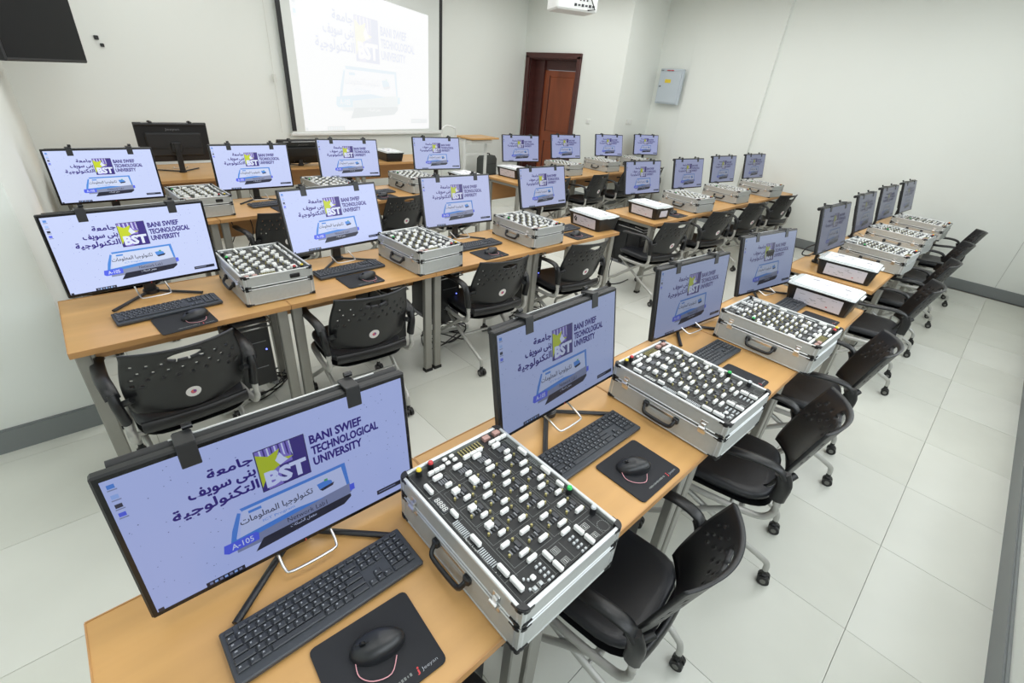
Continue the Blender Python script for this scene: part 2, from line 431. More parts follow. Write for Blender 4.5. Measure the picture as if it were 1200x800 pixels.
mb=MB(); mb.box((0,-.004,0),(6.5,.004,1.36),mat('sky_lit_pane',(.8,.85,.9),.3,emit=((.85,.93,1),1.2))); mb.build('pane',w1)
# switches
def wallplate(loc,rz,label,n=1):
    r=empty('light_switch',loc,rz,label,'switch')
    mb=MB(); mb.cbox((0,0,0),(.075*n+.01,.012,.08),M['plasticw'],.003); mb.build('plate',r)
    for i in range(n):
        mb=MB(); mb.cbox(((i-(n-1)/2)*.075,-.008,0),(.04,.008,.055),M['white'],.002); mb.build('rocker',r)
wallplate((7.5,5.102,1.39),0,'white double light switch on the recessed grey wall right of the door',2)
wallplate((7.094,5.68,1.33),-PI/2,'single white switch plate on the wall beside the dark door',1)
# breaker panel
r=empty('breaker_panel',(7.985,4.73,1.71),0,'pale grey electrical panel box with yellow warning sticker on the right wall','electrical panel'); r.rotation_euler=(0,0,-R_(7.5))
mb=MB(); mb.cbox((-.03,0,.26),(.06,.46,.52),M['panelbox'],.006); mb.build('panel_body',r)
mb=MB(); mb.cbox((-.066,0,.25),(.012,.42,.46),M['panelbox'],.004); mb.build('panel_door',r)
mb=MB(); mb.box((-.0735,.03,.34),(.002,.12,.05),M['yel']); mb.build('warning_sticker',r)
mb=MB(); mb.box((-.0735,.05,.495),(.012,.06,.012),M['red']); mb.box((-.0735,-.02,.495),(.012,.05,.012),M['red']); mb.box((-.0735,.18,.495),(.012,.05,.01),M['inkd']); mb.build('indicator_lamp',r)
mb=MB(); mb.cyl((-.078,.17,.26),.012,.016,M['chipg'],axis='x'); mb.build('panel_lock',r)

# ------------------------------------------------------------------ projection screen with the projected picture
wdir=Vector((7.12+.11,.832,0)).normalized(); wn=Vector((wdir[1],-wdir[0],0))
def onwall(xx,z,off=0):
    t=(xx+.11)/wdir[0]; p=Vector((-.11,6.6,0))+wdir*t+wn*off; p[2]=z; return p
r=empty('projection_screen',onwall(3.69,.97,.06),0,'white pull-down projection screen with black side borders on the front wall','projection screen')
r.rotation_euler=(0,0,math.atan2(wdir[1],wdir[0]))
HWd=1.30
mb=MB(); mb.box((0,0,1.04),(HWd*2,.004,2.06),M['scr']); mb.build('screen_fabric',r)
mb=MB()
for sx in(-1,1):
    mb=MB(); mb.box((sx*(HWd-.03),-.003,1.05),(.06,.004,2.0),M['blkmat']); mb.build('black_border',r)
mb=MB(); mb.cbox((0,0,.01),(HWd*2+.04,.03,.035),M['white'],.006); mb.build('bottom_bar',r)
mb=MB(); mb.cbox((0,.0,2.11),(HWd*2+.14,.08,.09),M['white'],.01); mb.build('roller_housing',r)
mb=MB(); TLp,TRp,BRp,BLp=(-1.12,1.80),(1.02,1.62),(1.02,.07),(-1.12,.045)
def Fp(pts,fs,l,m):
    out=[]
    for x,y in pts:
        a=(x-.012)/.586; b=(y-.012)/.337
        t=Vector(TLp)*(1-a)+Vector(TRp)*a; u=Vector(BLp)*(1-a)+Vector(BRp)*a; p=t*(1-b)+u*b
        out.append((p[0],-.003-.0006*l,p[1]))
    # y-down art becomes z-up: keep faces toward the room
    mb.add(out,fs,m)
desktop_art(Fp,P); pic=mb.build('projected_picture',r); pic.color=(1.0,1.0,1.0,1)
mb=MB(); p=[(0,-.02,.0)]
r2=empty('screen_cord',onwall(2.27,1.0,.04),0,'thin cord with a white weight hanging left of the projection screen','cord')
mb=MB(); mb.tube([(0,0,0),(0,0,1.9)],.004,M['plasticw'],n=6); mb.build('cord',r2); mb=MB(); mb.cyl((0,-.012,.62),.02,.09,M['plasticw'],n=10); mb.build('cord_weight',r2)

# ------------------------------------------------------------------ projector
r=empty('projector',(3.58,3.215,2.35),math.atan2(3.046-3.21,3.738-3.419),'white ceiling projector with connector sockets hanging above the middle row','projector')
mb=MB(); mb.cbox((0,.0,.075),(.36,.26,.13),M['white'],.012); mb.build('body',r)
mb=MB()
for i in range(6): mb.box((-.02+i*.032,-.132,.05),(.02,.006,.012 if i%2 else .018),M['printd'])
for i in range(3): mb.cyl((.02+i*.03,-.132,.085),.007,.006,M['printd'],n=8,axis='y')
mb.build('socket_row',r)
mb=MB(); mb.cyl((-.09,.142,.075),.04,.03,M['blkgloss'],n=16,axis='y'); mb.build('lens',r)
mb=MB(); mb.cyl((0,0,.48),.02,.7,M['white'],n=10); mb.cbox((0,0,.15),(.14,.1,.02),M['white'],.004); mb.build('ceiling_pole',r)
mb=MB(); mb.tube([(.05,-.14,.2),(.1,-.16,.1),(.15,-.145,.03),(.09,-.14,.02)],.005,M['cable'],n=6); mb.build('projector_cable',r)

# ------------------------------------------------------------------ wall television in the front left corner
a=Vector((-.075,5.0,1.66)); b=Vector((.425,6.0,1.637)); e=(b-a).normalized(); ang=math.atan2(e[1],e[0]); L=(b-a).length
r=empty('wall_television',(a+b)/2,ang,'black flat television angled high in the front left corner','television')
L=L+.0
mb=MB(); mb.cbox((0,.0,.33),(L,.05,.66),M['blkmat'],.008); mb.build('housing',r)
mb=MB(); mb.box((0,-.026,.335),(L-.03,.002,.625),mat('dull_black_glass',s2l(20,21,23),.5,spec=.12)); mb.build('dark_screen',r)
mb=MB(); mb.cbox((0,.06,.33),(.3,.07,.3),M['blkmat'],.01); mb.tube([(0,.08,.36),(.05,.2,.4),(.15,.42,.4)],.02,M['blkmat']); mb.build('bracket_arm',r)
r.rotation_euler=(0,0,ang)
for k,(xx,z) in enumerate([(.5,2.0),(.53,1.93)]):
    pass
t_=empty('cable_outlet',onwall(.62,1.86,.0),math.atan2(wdir[1],wdir[0]),'small black cable outlet on the wall right of the television','outlet')
mb=MB(); mb.cbox((0,-.012,0),(.035,.02,.035),M['blkmat'],.004); mb.cbox((.03,-.012,-.06),(.03,.02,.03),M['blkmat'],.004); mb.build('socket',t_)

# ------------------------------------------------------------------ desks
DT=.73
def desk(x0,x1,y0,dep,yaw,label,group,piv=None,dx=None):
    w=x1-x0-.003
    r=empty('computer_desk',(x0,y0,0),yaw,label,'desk',group)
    mb=MB(); mb.box((w/2,dep/2,DT-.0125),(w,dep,.021),M['wood'])
    mb.box((w/2,.0005,DT-.0125),(w,.003,.025),M['woodedge']); mb.box((w/2,dep-.0005,DT-.0125),(w,.003,.025),M['woodedge'])
    mb.box((.0005,dep/2,DT-.0125),(.003,dep-.004,.025),M['woodedge']); mb.box((w-.0005,dep/2,DT-.0125),(.003,dep-.004,.025),M['woodedge'])
    mb.build('desktop',r)
    for lx in (.035,w-.035):
        for ly in (.05,dep-.06):
            mb=MB(); mb.cbox((lx,ly,DT/2-.006),(.05 if ly<.1 else .035,.035 if ly<.1 else .05,DT-.052),M['leg'],.004); o=mb.build('leg',r)
            mb=MB(); mb.box((lx,ly,.01),(.056 if ly<.1 else .04,.04 if ly<.1 else .055,.02),M['foot']); mb.build('foot_cap',o)
    mb=MB()
    for lx in (.035,w-.035): mb.cbox((lx,dep/2,DT-.043),(.035,dep-.1,.035),M['leg'],.003)
    mb.cbox((w/2,dep-.05,DT-.043),(w-.08,.03,.035),M['leg'],.003)
    mb.build('top_rail',r)
    mb=MB(); mb.box((w/2,dep-.045,.56),(w-.09,.016,.27),M['woodpanel']); mb.build('modesty_panel',r)
    return r
BL=dict(A=[-.224,.57,1.38,2.26,3.45],A2=[3.92,4.78,5.7,6.6,7.5],B=[-.175,.667,1.54,2.44,3.47],B2=[4.04,4.93,5.88,6.83,7.76],C=[-.13,.78,1.7,2.60,3.5],C2=[4.09,5.0,5.95,6.9,7.8])
cy=lambda x: 3.945+.0715*(x-.7)
n=0
for key,xs in BL.items():
    k=key[0]; second=len(key)==2
    for i in range(4):
        if k=='A': y0,dep,yw=(.42 if second else .368),.588,0
        elif k=='B': y0,dep,yw=2.245,.585,0
        else: y0,dep,yw=cy(xs[i]),.6,math.atan(.0715)
        desk(xs[i],xs[i+1],y0,dep,yw,'beech-topped desk with grey steel legs in the %s, %s from the left'%(ROWN[k],ORD[i+4*second]),'beech desks of the three rows')

# ------------------------------------------------------------------ monitors
def monitor_proto():
    r=empty('computer_monitor'); PW,PH=.61,.362
    p=MB(); p.cbox((0,.012,PH/2),(PW,.024,PH),M['blk'],.004)
    p.cbox((0,.03,PH*.45),(PW*.78,.03,PH*.6),M['blkmat'],.012)
    p.box((0,.047,PH*.36),(PW*.7,.003,.012),M['blk'])
    po=p.build('display_panel',r)
    s=MB()
    s.box((0,-.0005,PH/2),(PW-.008,.002,PH-.008),M['blkgloss'])
    def F(pts,fs,l,m): s.add([(x-.305,-.0018-.00025*l,.362-y) for x,y in pts],fs,m)
    desktop_art(F,G); s.build('lit_screen',po)
    for cx in (-.16,.17):
        c=MB(); c.cbox((cx,-.003,PH-.018),(.034,.004,.052),M['blk'],.0015); c.cbox((cx,.02,PH+.008),(.034,.05,.005),M['blk'],.0015); c.cbox((cx,.046,PH-.004),(.03,.005,.03),M['blk'],.0015)
        c.cyl((cx+.012,.05,PH+.016),.007,.018,M['blkgloss'],n=8,axis='x'); c.build('clip',po)
    t=MB(); t.cyl((0.01,.042,PH-.013),.0135,PW*.95,M['blkmat'],n=12,axis='x'); t.box((.03,.042,PH+.0012),(PW*.7,.005,.002),M['alu']); t.build('roller_tube',po)
    l=MB(); put_text(l,'Jeeyan',M['chipg'],(.06,.0248,.286),(-.12,0,0),(0,0,.026)); l.build('back_lettering',po)
    l=MB(); put_text(l,'J',M['red'],(-.002,-.0022,.004),(.005,0,0),(0,0,.007)); l.build('front_logo',po)
    n_=MB(); n_.cbox((0,.075,.14),(.05,.022,.28),M['blk'],.005); n_.cbox((0,.06,.235),(.09,.035,.09),M['blk'],.006); n_.build('stand_neck',r)
    f=MB(); f.cyl((0,.07,.008),.034,.016,M['blk'],n=14)
    f.build('stand_hub',r)
    for sx in(-1,1):
        f=MB(); f.tube([(sx*.01,.065,.008),(sx*.09,-.005,.007),(sx*.18,-.085,.006)],1,M['blk'],n=8,flat=(.009,.006)); f.build('stand_leg',r)
    u=MB(); u.tube(smooth_path([(-.062,.05,.05),(-.062,.0,.035),(-.06,-.035,.022),(-.045,-.047,.02),(.045,-.047,.02),(.06,-.035,.022),(.062,.0,.035),(.062,.05,.05)],3),.0035,M['chrome'],n=8); u.build('chrome_hook',r)
    return r
# x, y, yaw deg, panel bottom z, tilt deg
MON={'A1':(0.190,0.835,-1.6,0.768,6.4),'A2':(1.079,0.787,1.4,0.809,10.8),'A3':(2.181,0.889,-5.4,0.746,8.2),'A4':(3.121,0.865,-9.2,0.762,12.2),
'A5':(4.502,0.874,-3.5,0.803,12.2),'A6':(5.933,0.952,-2.0,0.767,14.0),'A7':(6.932,0.960,-3.5,0.767,11.5),'A8':(7.648,0.891,-2.6,0.792,13.1),
'B1':(0.177,2.677,4.3,0.798,4.0),'B2':(1.145,2.684,4.4,0.826,12.9),'B3':(2.140,2.799,-3.8,0.813,12.6),'B4':(3.304,3.016,-0.9,0.795,14.1),
'B5':(4.861,2.944,-6.9,0.805,12.0),'B6':(5.934,2.958,-7.2,0.795,11.1),'B7':(7.064,3.018,-6.6,0.789,10.2),'B8':(8.120,3.001,-5.9,0.791,10.3),
'C1':(0.245,4.467,2.0,0.801,2.8),'C2':(1.229,4.506,-0.1,0.812,4.6),'C3':(2.180,4.683,-6.1,0.825,9.8),'C4':(3.362,4.862,-9.0,0.820,10.6),
'C5':(4.977,5.104,-13.9,0.816,11.4),'C6':(6.123,5.236,-9.5,0.807,13.1),'C7':(7.365,5.303,-15.5,0.802,13.3),'C8':(8.479,5.252,-15.2,0.805,11.6)}
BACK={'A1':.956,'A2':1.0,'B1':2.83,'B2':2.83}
BR={'A1':(.42,.47,.66),'A2':(.31,.35,.45),'A3':(.26,.29,.36),'A4':(.25,.28,.34),'B1':(.88,.92,1.04),'B2':(.80,.84,1.0),'B3':(.62,.63,.76),'B4':(.52,.53,.64),'C1':(.88,.92,1.04),'C2':(.84,.87,1.0),'C3':(.72,.74,.88),'C4':(.6,.62,.76)}  # alike screens; dimming by viewing angle is put into these glow colours
mproto=monitor_proto(); used=False; MONP={}
for k,(x,y,yw,z0,tl) in MON.items():
    i=int(k[1])-1
    ymax={'A':.90,'B':2.735}.get(k[0]) or (cy(x)+.6-.13)
    s=min(1,ymax/y)
    if k[0]=='C':
        s=1
        for _ in range(20):
            if y*s>cy(x*s)+.47: s*=.995
    if k in('A5','A6','A7','A8'): s=min(s,.95)
    if k=='C8': s=.9
    s=max(s,.9); x*=s;y*=s;z0=1.778-(1.778-z0)*s
    r=mproto if not used else copy_tree(mproto); used=True
    r.location=(x,y,DT); r.rotation_euler=(0,0,R_(yw)); r.scale=(s,s,s)
    p=child(r,'display_panel'); p.location=(0,0,(z0-DT)/s); p.rotation_euler=(-R_(tl),0,0)
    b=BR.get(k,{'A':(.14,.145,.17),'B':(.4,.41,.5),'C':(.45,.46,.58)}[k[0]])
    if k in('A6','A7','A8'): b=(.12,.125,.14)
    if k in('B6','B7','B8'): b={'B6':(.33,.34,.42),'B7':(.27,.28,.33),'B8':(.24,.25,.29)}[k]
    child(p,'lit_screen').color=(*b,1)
    tag(r,'lit widescreen monitor with two top clips in the %s, %s from the left'%(ROWN[k[0]],ORD[i]),'monitor','widescreen monitors of the three rows'); MONP[k]=(x,y)

# ------------------------------------------------------------------ keyboards, pads, mice
KW,KD=.415,.126
def keycells():
    out=[]; u=.0187; x0=-KW/2+.008; top=KD/2-.012
    def row(y,ws,h=.0145,x=x0):
        for w in ws:
            if w<0: x+=-w*u; continue
            out.append((x+w*u/2,y,w*u-.0026,h)); x+=w*u
    row(top-.002,[1,-.35,1,1,1,1,-.2,1,1,1,1,-.2,1,1,1,1,-.2,1,1,1,-.2,1,1,1,.95],.0085)
    y=top-.018
    row(y,[1]*13+[1.75,-.2,1,1,1,-.2,1,1,1,1]); y-=.0172
    row(y,[1.4]+[1]*12+[1.35,-.2,1,1,1,-.2,1,1,1]); y-=.0172
    row(y,[1.65]+[1]*11+[2.1,-3.4,1,1,1]); y-=.0172
    row(y,[2.2]+[1]*10+[2.55,-1.2,1,-1.2,1,1,1]); y-=.0172
    row(y,[1.25,1.1,1.1,5.9,1.1,1.1,1.1,2.1,-.2,1,1,1,-.2,2,1])
    xn=x0+21.15*u
    for yy in (top-.018-.0172*1.5,top-.018-.0172*3.5): out.append((xn+.5*u-.0*u,yy,u-.0026,.0317))
    return [c for c in out if c[0]+c[2]/2<KW/2-.003]
def keyboard_proto(single):
    r=empty('keyboard'); mb=MB(); mb.cbox((0,0,.009),(KW,KD,.014),M['kb'],.003); mb.cbox((0,KD/2-.02,.004),(KW*.8,.03,.008),M['kb'],.002)
    mb.build('keyboard_body',r)
    cells=keycells()
    if single:
        for cx,cy_,w,h in cells:
            k=MB(); k.topbox((cx,cy_,.0185),(w,h,.006),M['key'],.0018)
            if w<.03 and h>.01: k.box((cx-w*.2,cy_+h*.12,.02165),(w*.2,h*.22,.0002),M['keyp'],bottom=False)
            k.build('keycap',r)
    else:
        k=MB()
        for cx,cy_,w,h in cells:
            k.topbox((cx,cy_,.0185),(w,h,.006),M['key'],.0018)
            if w<.03 and h>.01: k.box((cx-w*.2,cy_+h*.12,.02165),(w*.2,h*.22,.0002),M['keyp'],bottom=False)
        o=k.build('keycaps',r); o['kind']='stuff'
    return r
def pad_proto():
    r=empty('mouse_pad'); w,d,ch=.218,.187,.012
    pts=[]
    for sx,sy,a0 in((1,-1,-90),(1,1,0),(-1,1,90),(-1,-1,180)):
        for q in range(4): a=R_(a0+30*q); pts.append((sx*(w/2-ch)+ch*math.cos(a),sy*(d/2-ch)+ch*math.sin(a)))
    mb=MB(); mb.prism(pts,0,.003,M['mpad']); mb.build('pad_sheet',r)
    mb=MB(); put_text(mb,'Jeeyan',M['keyp'],(.058,-.082,.0034),(.036,0,0),(0,.009,0)); mb.build('pad_lettering',r)
    mb=MB(); put_text(mb,'J',M['red'],(.047,-.0825,.0034),(.006,0,0),(0,.010,0),.05); mb.cyl((.052,-.069,.0032),.0022,.0004,M['red'],n=8); mb.build('pad_logo',r)
    mb=MB(); 
    for i in range(14): mb.box((-.045+i*.0062,-.072,.0032),(.0042 if i%4 else .0025,.006 if i%3 else .004,.0004),M['inkd'])
    mb.build('pad_caption',r)
    return r
def mouse_proto():
    r=empty('computer_mouse'); mb=MB(); rings=[]
    n=20; prof=[(0,1.0),(.3,1.03),(.62,.97),(.86,.78),(.97,.45),(1.0,.02)]
    for h,s in prof:
        l=[]
        for i in range(n):
            a=2*PI*i/n; x=math.cos(a)*.055*s; yy=math.sin(a)*.031*s*(1-.12*math.cos(a))
            zz=h*.036*(1-.32*max(0,-x/.055)**1.3)
            l.append((x+.004*h,yy,zz))
        rings.append(l)
    mb.rings(rings,M['mouse']); mb.build('mouse_shell',r)
    mb=MB(); mb.cyl((-.028,0,.031),.006,.006,M['blkgloss'],n=12,axis='y'); mb.box((-.026,0,.0315),(.034,.0012,.0015),M['blkgloss']); mb.build('scroll_wheel',r)
    mb=MB(); mb.tube(smooth_path([(-.045,-.02,.006),(-.04,-.045,.004),(-.015,-.062,.004),(.02,-.06,.004),(.035,-.03,.006)],4),.0011,M['pinkc'],n=5); mb.build('wire_loop',r)
    return r
KB={'A1':(.182,.685,0),'A2':(1.074,.646,0),'A3':(2.0,.68,-1),'A4':(2.98,.68,0),'B1':(.20,2.475,4),'B2':(1.115,2.54,2.5),'B3':(2.09,2.545,0),'B4':(3.0,2.54,0),'B5':(4.62,2.56,0),'C1':(.3,4.19,4),'C2':(1.28,4.27,5),'C3':(2.25,4.36,4),'C4':(3.1,4.4,4)}
kp={True:None,False:None}
for k,(x,y,yw) in KB.items():
    sg=k in('A1','A2')
    if kp[sg] is None: kp[sg]=r=keyboard_proto(sg)
    else: r=copy_tree(kp[sg])
    r.location=(x,y,DT); r.rotation_euler=(R_(0),0,R_(yw))
    tag(r,'dark full-size keyboard below the %s monitor of the %s'%(ORD[int(k[1])-1],ROWN[k[0]]),'keyboard','dark keyboards on the desks')
PADS={'A1':(.205,.508,-3),'A2':(1.107,.475,0),'A3':(1.93,.505,0),'A4':(2.98,.5,0),'B1':(.229,2.322,5),'B2':(1.103,2.376,1),'B3':(2.065,2.36,1),'B4':(3.03,2.36,0),'B5':(4.62,2.36,0),'C2':(1.32,4.1,4),'C3':(2.27,4.17,4)}
MICE={'A1':(.211,.522,-21),'A2':(1.09,.485,-35),'B1':(.272,2.33,8),'B2':(1.146,2.377,8),'B3':(2.09,2.372,5),'B4':(3.02,2.375,5),'B5':(4.64,2.4,0),'C3':(2.25,4.2,10)}
pp=mp_=None
for k,(x,y,yw) in PADS.items():
    if pp is None: pp=r=pad_proto()
    else: r=copy_tree(pp)
    r.location=(x,y,DT); r.rotation_euler=(0,0,R_(yw))
    tag(r,'black mouse pad with small red logo below the %s monitor of the %s'%(ORD[int(k[1])-1],ROWN[k[0]]),'mouse pad','black mouse pads')
for k,(x,y,yw) in MICE.items():
    if mp_ is None: mp_=r=mouse_proto()
    else: r=copy_tree(mp_)
    r.location=(x,y,DT+.003); r.rotation_euler=(0,0,R_(yw))
    tag(r,'black mouse on the pad of the %s monitor in the %s'%(ORD[int(k[1])-1],ROWN[k[0]]),'mouse','black computer mice')

# ------------------------------------------------------------------ trainer cases
CW,CD,CHT=.335,.465,.15
def case_proto(single):
    r=empty('trainer_case')
    def shell(z0,z1,name,top):
        mb=MB(); w,d=CW-.004,CD-.004
        zc=(z0+z1)/2; h=z1-z0
        # sheet sides
        for sx in(-1,1): mb.box((sx*(w/2-.004),0,zc),(.008,d,h),M['aluflat'])
        for sy in(-1,1): mb.box((0,sy*(d/2-.004),zc),(w-.016,.008,h),M['aluflat'])
        mb.box((0,0,z0+.004),(w-.016,d-.016,.008),M['aluflat'])
        return mb.build(name,r)
    lo=shell(.004,.086,'lower_shell',False); up=shell(.093,.146,'upper_shell',True)
    def rim(z,h,parent,name,mk='alu'):
        mb=MB()
        for sx in(-1,1): mb.cbox((sx*(CW/2-.005),0,z),(.010,CD-.03,h),M[mk],.002)
        for sy in(-1,1): mb.cbox((0,sy*(CD/2-.005),z),(CW-.03,.010,h),M[mk],.002)
        mb.build(name,parent)
    rim(.146,.009,up,'top_rim'); rim(.0955,.005,up,'middle_rim','alu'); rim(.0835,.005,lo,'middle_rim','alu'); rim(.0055,.006,lo,'bottom_rim','aluflat')
    def post(z0,z1,parent):
        for sx in(-1,1):
            for sy in(-1,1):
                mb=MB(); cx=sx*(CW/2-.017); cyy=sy*(CD/2-.017); ra=.016
                a0={(1,1):0,(-1,1):90,(-1,-1):180,(1,-1):270}[sx,sy]
                pts=[(cx+ra*math.cos(R_(a0+18*q)),cyy+ra*math.sin(R_(a0+18*q))) for q in range(6)]+[(cx,cyy)]
                mb.prism(pts,z0,z1,M['alu']); mb.build('corner_post',parent)
    post(.008,.084,lo); post(.096,.142,up)
    def corner(z,h,parent,name='corner_cap',ball=False):
        for sx in(-1,1):
            for sy in(-1,1):
                mb=MB(); cx=sx*(CW/2-.017); cyy=sy*(CD/2-.017)
                a0={(1,1):0,(-1,1):90,(-1,-1):180,(1,-1):270}[sx,sy]
                for rad,hh in((.0195,h),(.0175,h+.004)):
                    pts=[(cx+sx*-.008+ (rad)*math.cos(R_(a0-8+106*q/6))+sx*.008,cyy+(rad)*math.sin(R_(a0-8+106*q/6))) for q in range(7)]+[(cx-sx*.0,cyy-sy*.0)]
                    mb.prism(pts,z-hh/2,z+hh/2,M['blk'])
                mb.box((cx-sx*.009,sy*(CD/2-.0015),z),(.014,.006,h*.6),M['blk']); mb.box((sx*(CW/2-.0015),cyy-sy*.009,z),(.006,.014,h*.6),M['blk'])
                if ball: mb.cyl((cx+sx*.01,cyy+sy*.01,z),.008,.014,M['foot'],n=8)
                mb.build(name,parent)
    corner(.146,.011,up); corner(.098,.007,up); corner(.082,.007,lo); corner(.007,.006,lo,'foot_corner',True)
    # latches on the two long sides
    for sx in(-1,1):
        for ly in(-.155,.165):
            mb=MB(); X=sx*(CW/2-.004)
            mb.cbox((X,ly,.078),(.006,.03,.022),M['chrome'],.002); mb.cbox((X,ly,.112),(.006,.026,.02),M['chrome'],.002)
            mb.cbox((X+sx*.006,ly,.097),(.006,.016,.03),M['chrome'],.002); mb.cyl((X+sx*.01,ly,.094),.006,.022,M['chrome'],n=8,axis='y'); mb.build('latch',lo)
    # handle on the left long side
    mb=MB(); X=-(CW/2-.004)
    for sy in(-1,1): mb.cbox((X-.006,.0+sy*.062,.062),(.016,.022,.024),M['blk'],.004)
    mb.tube(smooth_path([(X-.008,-.062,.062),(X-.022,-.058,.045),(X-.026,-.04,.036),(X-.026,.04,.036),(X-.022,.058,.045),(X-.008,.062,.062)],3),1,M['blk'],n=8,flat=(.006,.008)); mb.build('carry_handle',lo)
    mb=MB(); mb.cbox((X-.0005,0,.064),(.004,.1,.012),M['chrome'],.001); mb.build('handle_plate',lo)
    # the circuit board in the upper shell
    B=empty('x'); bpy.data.objects.remove(B)
    pb=MB(); pb.box((0,0,.139),(CW-.03,CD-.03,.004),M['pcb']); board=pb.build('trainer_board',r)
    z=.141
    ox,oy=-CW/2,-CD/2
    ink=MB()
    def line(x0,y0,x1,y1,m='inkd',w=.0007):
        ink.box((ox+(x0+x1)/2,oy+(y0+y1)/2,z+.0002),(abs(x1-x0)+w,abs(y1-y0)+w,.0004),M[m],bottom=False)
    def rectl(x0,y0,x1,y1,m='inkd'): line(x0,y0,x1,y0,m);line(x0,y1,x1,y1,m);line(x0,y0,x0,y1,m);line(x1,y0,x1,y1,m)
    comp=[]   # (name, builder)
    def sock(x,y,w,d,h=.013,m='sock',name='white_socket'):
        comp.append((name,lambda mb,x=x,y=y,w=w,d=d,h=h,m=m: mb.cbox((ox+x,oy+y,z+h/2),(w,d,h),M[m],min(w,d)*.2)))
    def chip(x,y,w,d,h=.004,m='chip',name='chip'):
        comp.append((name,lambda mb,x=x,y=y,w=w,d=d,h=h,m=m: mb.topbox((ox+x,oy+y,z+h/2),(w,d,h),M[m],.0008)))
    def pin(x,y,rr=.0032,h=.008,m='brass',name='brass_pin'):
        comp.append((name,lambda mb,x=x,y=y,rr=rr,h=h,m=m: mb.cyl((ox+x,oy+y,z+h/2),rr,h,M[m],n=6)))
    cols=[.088,.149,.214,.278]; rows=[.118,.189,.253,.32]
    for i,x in enumerate(cols):
        for j,y in enumerate(rows):
            rectl(x-.029,y-.031,x+.029,y+.029)
            for q in range(3): chip(x-.012+(q*.0095),y+.001,.0045,.012,.004,'chipg' if q!=1 else 'chip','resistor_array')
            chip(x+.016,y+.008,.010,.018,.0045,'chip')
            pin(x+.014,y+.023); pin(x-.02,y-.004); pin(x+.024,y-.02)
            if i==0 and j in(1,2,3):
                for q in range(2): sock(x-.004+q*.0,y+.018-q*.008,.02,.0075)
                sock(x+.006,y-.02,.02,.009)
            elif i==1 and j==3:
                for q in range(3): sock(x-.006,y+.022-q*.008,.02,.0075)
                sock(x+.008,y-.02,.02,.009)
            else:
                sock(x-.010,y+.022,.028 if (i+j)%2 else .024,.009); sock(x+.010,y-.019,.02 if (i*3+j)%3 else .026,.009)
    for i,x in enumerate([.078,.142,.208,.278]):
        y=.386; rectl(x-.027,y-.025,x+.027,y+.02,'inkd'); sock(x-.004,y+.014,.027,.012)
        for q in range(4): chip(x-.008+q*.006,y-.004,.0035,.016,.004,'chipg','resistor_array')
        chip(x+.018,y+.002,.007,.018); sock(x+.004,y-.024,.019,.010)
    for x0,x1,y in((.06,.112,.422),(.168,.235,.414),(.262,.327,.417)):
        nn=3
        for q in range(nn): sock(x0+(q+.5)*(x1-x0)/nn,y,(x1-x0)/nn-.001,.009)
    for x,y,m,nm in((.044,.441,'yel','yellow_knob'),(.082,.444,'red','red_knob'),(.325,.154,'grn','green_knob'),(.325,.075,'gry','grey_knob')):
        comp.append((nm,lambda mb,x=min(x,.312),y=y,m=m:(mb.cyl((ox+x,oy+y,z+.009),.0085,.018,M['blk'],n=12),mb.cyl((ox+x,oy+y,z+.0205),.0075,.005,M[m],n=12,r2=.006))))
    for x,y in((.127,.444),(.15,.444),(.127,.428),(.15,.428)): sock(x,y,.014,.010,.008)
    for x in(.271,.309): chip(x,.442,.022,.016,.010,'pink','relay')
    sock(.034,.38,.010,.034); chip(.032,.322,.02,.05,.005,'chip','digit_display'); put_text(ink,'8888',M['ink'],(ox+.024,oy+.344,z+.0055),(0,-.044,0),(.015,0,0)); rectl(.022,.297,.042,.347,'ink'); sock(.04,.28,.010,.026)
    for y in(.190,.096): sock(.034,y,.010,.034)
    sock(.036,.055,.011,.038)
    for y in(.337,.245): sock(.318,y,.010,.032)
    sock(.312,.186,.010,.024)
    for a_,b_ in((.03,.238),(.03,.144)):
        for q in range(10): chip(a_,b_+.024-q*.0055,.016,.0022,.003,'gry','switch_bar')
    for a_,b_ in((.318,.381),(.318,.285)):
        for q in range(9): chip(a_,b_+.022-q*.0055,.014,.002,.003,'inkd','switch_bar')
    for x0,x1 in((.174,.245),):
        for a_ in range(8):
            for b_ in range(5): pin(x0+a_*.0098,.446-b_*.0065,.0026,.003,'brass','pin_grid')
    for x,y in((.264,.06),(.264,.028),(.160,.06),(.160,.028)):
        rectl(x-.009,y-.008,x+.009,y+.008,'ink'); rectl(x-.005,y-.005,x-.0005,y+.005,'ink'); rectl(x+.0005,y-.005,x+.005,y+.005,'ink')
    for x,y in((.241,.060),(.241,.028),(.133,.060),(.133,.028)): sock(x,y,.010,.028)
    sock(.213,.078,.027,.009); sock(.102,.078,.027,.009)
    for a_ in range(4):
        for b_ in range(2): chip(.206+b_*.011,.058-a_*.013,.006,.005,.006,'gry','small_switch'); chip(.096+b_*.011,.058-a_*.013,.006,.005,.006,'gry','small_switch')
    sock(.073,.045,.012,.012,.008); 
    for x,y in((.06,.025),(.078,.026)): rectl(x-.006,y-.006,x+.006,y+.006,'ink'); chip(x,y,.008,.008,.004,'gry','push_button')
    for x,y in((.055,.055),(.062,.048),(.05,.03)): pin(x,y,.003,.005,'gry','small_terminal')
    # ring for the buzzer
    for q in range(20):
        a_=2*PI*q/20; ink.box((ox+.302+.015*math.cos(a_),oy+.034+.015*math.sin(a_),z+.0002),(.002,.002,.0004),M['inkd'],bottom=False)
    rectl(.02,.02,.315,.448); line(.052,.07,.052,.4); line(.12,.07,.12,.02); line(.182,.07,.182,.02); line(.285,.07,.285,.02); line(.298,.1,.298,.4); line(.02,.36,.05,.36); line(.02,.26,.05,.26)
    line(.02,.075,.3,.075)
